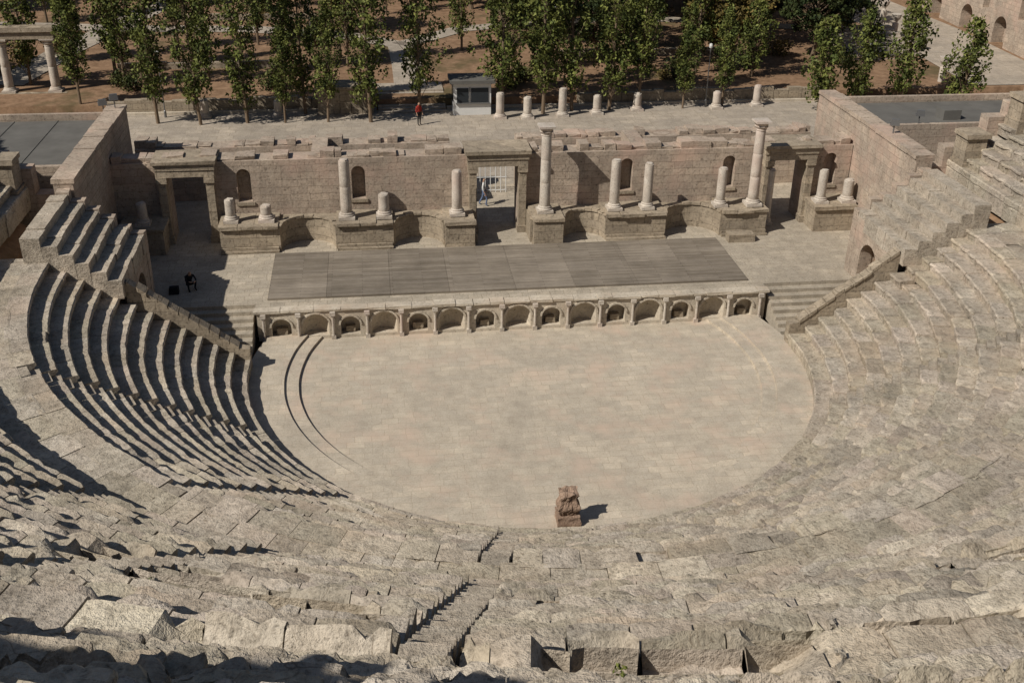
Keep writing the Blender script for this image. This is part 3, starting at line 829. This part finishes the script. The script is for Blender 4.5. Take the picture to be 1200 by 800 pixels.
# ------------------------------------------------------------------ people
def person(name,loc,head_,joints,edges,radii,lab,mats,scale=1):
    me=bpy.data.meshes.new(name);names=list(joints)
    me.from_pydata([joints[n] for n in names],[(names.index(a),names.index(b)) for a,b in edges],[])
    o=bpy.data.objects.new(name,me);COL.objects.link(o)
    md=o.modifiers.new("s",'SKIN')
    sv=me.skin_vertices[0].data if me.skin_vertices else None
    if sv:
        for i,n in enumerate(names):sv[i].radius=(radii[n],radii[n]*.9);sv[i].use_root=(n=='pelvis')
    sb=o.modifiers.new("u",'SUBSURF');sb.levels=1
    bpy.context.view_layer.update()
    m2=bpy.data.meshes.new_from_object(o.evaluated_get(bpy.context.evaluated_depsgraph_get()))
    o.modifiers.clear();o.data=m2
    for m in mats:m2.materials.append(m)
    J=[Vector(joints[n]) for n in names]
    for p in m2.polygons:
        best=min(range(len(J)),key=lambda i:(J[i]-p.center).length-radii[names[i]])
        mi=lab.get(names[best],0)
        if names[best]=='head' and (p.center.z>joints['head'][2]+.05 or p.center.y>joints['head'][1]+.05):mi=3
        p.material_index=mi;p.use_smooth=True
    o.location=loc;o.rotation_euler=(0,0,head_);o.scale=(scale,)*3
    return o
def skel(pose):
    if pose=='stand' or pose=='walk':
        k=.22 if pose=='walk' else .02
        J={'pelvis':(0,0,.95),'waist':(0,0,1.12),'chest':(0,0,1.36),'neck':(0,0,1.50),'head':(0,-.02,1.66),
        'hipl':(-.1,0,.9),'kneel':(-.11,-k,.5),'anklel':(-.11,-k*.7,.08),'toel':(-.12,-k*.7-.18,.03),
        'hipr':(.1,0,.9),'kneer':(.11,k*.3,.5),'ankler':(.11,k*1.3,.1),'toer':(.12,k*1.3-.17,.03)}
        arms={'l':((-.19,0,1.42),(-.25,.04,1.14),(-.25,-.08,.9)),'r':((.19,0,1.42),(.25,.02,1.14),(.24,-.1,.92))}
    else:
        J={'pelvis':(0,.1,.28),'waist':(0,.08,.46),'chest':(0,-.03,.72),'neck':(0,-.1,.86),'head':(0,-.15,1.0),
        'hipl':(-.12,.06,.27),'kneel':(-.2,-.32,.52),'anklel':(-.17,-.2,.09),'toel':(-.18,-.38,.03),
        'hipr':(.12,.06,.27),'kneer':(.2,-.32,.5),'ankler':(.17,-.18,.09),'toer':(.18,-.36,.03)}
        arms={'l':((-.2,-.03,.76),(-.26,-.22,.56),(-.12,-.42,.58)),'r':((.2,-.03,.76),(.26,-.22,.55),(.1,-.44,.56))}
    J['nose']=tuple(Vector(J['head'])+Vector((0,-.115,-.01)))
    E=[('pelvis','waist'),('waist','chest'),('chest','neck'),('neck','head'),('head','nose'),('pelvis','hipl'),('hipl','kneel'),('kneel','anklel'),('anklel','toel'),('pelvis','hipr'),('hipr','kneer'),('kneer','ankler'),('ankler','toer')]
    rad={'pelvis':.14,'waist':.13,'chest':.155,'neck':.06,'head':.1,'nose':.018,'hipl':.095,'kneel':.062,'anklel':.045,'toel':.035,'hipr':.095,'kneer':.062,'ankler':.045,'toer':.035}
    lab={'pelvis':1,'hipl':1,'hipr':1,'kneel':1,'kneer':1,'anklel':1,'ankler':1,'toel':3,'toer':3,'head':2,'neck':2,'nose':2}
    for s_,(a,b,c) in arms.items():
        J['sh'+s_]=a;J['el'+s_]=b;J['wr'+s_]=c
        rad['sh'+s_]=.06;rad['el'+s_]=.045;rad['wr'+s_]=.03;lab['wr'+s_]=2
        E+=[('chest','sh'+s_),('sh'+s_,'el'+s_),('el'+s_,'wr'+s_)]
        d=(Vector(c)-Vector(b)).normalized()
        pm=Vector(c)+d*.08;J['pa'+s_]=tuple(pm);rad['pa'+s_]=.032;lab['pa'+s_]=2;E.append(('wr'+s_,'pa'+s_))
        for q in range(4):
            J['f%d'%q+s_]=tuple(pm+d*(.075+.01*(q in(1,2)))+Vector((0,1,0))*(q-1.5)*.02);rad['f%d'%q+s_]=.009;lab['f%d'%q+s_]=2;E.append(('pa'+s_,'f%d'%q+s_))
        J['th'+s_]=tuple(Vector(c)+d*.07+Vector((0,-.05,0)));rad['th'+s_]=.011;lab['th'+s_]=2;E.append(('wr'+s_,'th'+s_))
    return J,E,rad,lab
def mk(name,loc,h,pose,mats):
    J,E,rad,lab=skel(pose)
    return person(name,loc,h,J,E,rad,lab,mats)
mk("standing_person",(-3.4,35.2,1.6),.6,'stand',[M_redc,M_dark,M_skin,M_hair])
mk("walking_person",(-.35,17.6,1.6),1.4,'walk',[M_whc,M_blue,M_skin,M_hair])
mk("crouching_person",(-16.4,6.9,1.6),.5,'sit',[M_dark,M_dark,M_skin,M_hair])
mb=MB();mb.box(-17.4,-16.9,6.3,6.7,1.603,1.95,j=.02,taper=.04);mb.tube((-17.3,6.5,1.95),(-17.0,6.5,1.95),.02,.02);mb.obj("equipment_bag",[M_dark])
# ------------------------------------------------------------------ light, camera
W=bpy.data.worlds.new("World");S.world=W;W.use_nodes=True;nt=W.node_tree
az=math.radians(27);el=math.radians(43)
sky=nt.nodes.new("ShaderNodeTexSky");sky.sky_type='NISHITA';sky.sun_disc=False
sky.sun_elevation=el
tosun=Vector((-math.cos(az)*math.cos(el),-math.sin(az)*math.cos(el),math.sin(el)))
sky.sun_rotation=math.atan2(tosun.x,tosun.y)
nt.links.new(sky.outputs[0],nt.nodes["Background"].inputs[0]);nt.nodes["Background"].inputs[1].default_value=.05
sd=bpy.data.lights.new("sun",'SUN');sd.energy=4.6;sd.angle=math.radians(.5);sd.color=(1,.94,.85)
so=bpy.data.objects.new("sun",sd);COL.objects.link(so);so.rotation_euler=tosun.to_track_quat('Z','Y').to_euler();so.location=(-40,-20,60)
t_,p_,ro=math.radians(27.57),math.radians(7.64),math.radians(.84)
w=Vector((math.sin(p_)*math.cos(t_),math.cos(p_)*math.cos(t_),-math.sin(t_)))
rr=Vector((math.cos(p_),-math.sin(p_),0));uu=rr.cross(w)
r2=math.cos(ro)*rr+math.sin(ro)*uu;u2=-math.sin(ro)*rr+math.cos(ro)*uu
cam=bpy.data.cameras.new("camera");co=bpy.data.objects.new("camera",cam);COL.objects.link(co)
m=Matrix((r2,u2,-w)).transposed().to_4x4();m.translation=(-6.768,-44.292,24.705);co.matrix_world=m
cam.sensor_width=36;cam.lens=37.75;cam.clip_end=2000;cam.clip_start=.1
S.camera=co
S.view_settings.view_transform='Standard';S.view_settings.look='None';S.view_settings.exposure=0
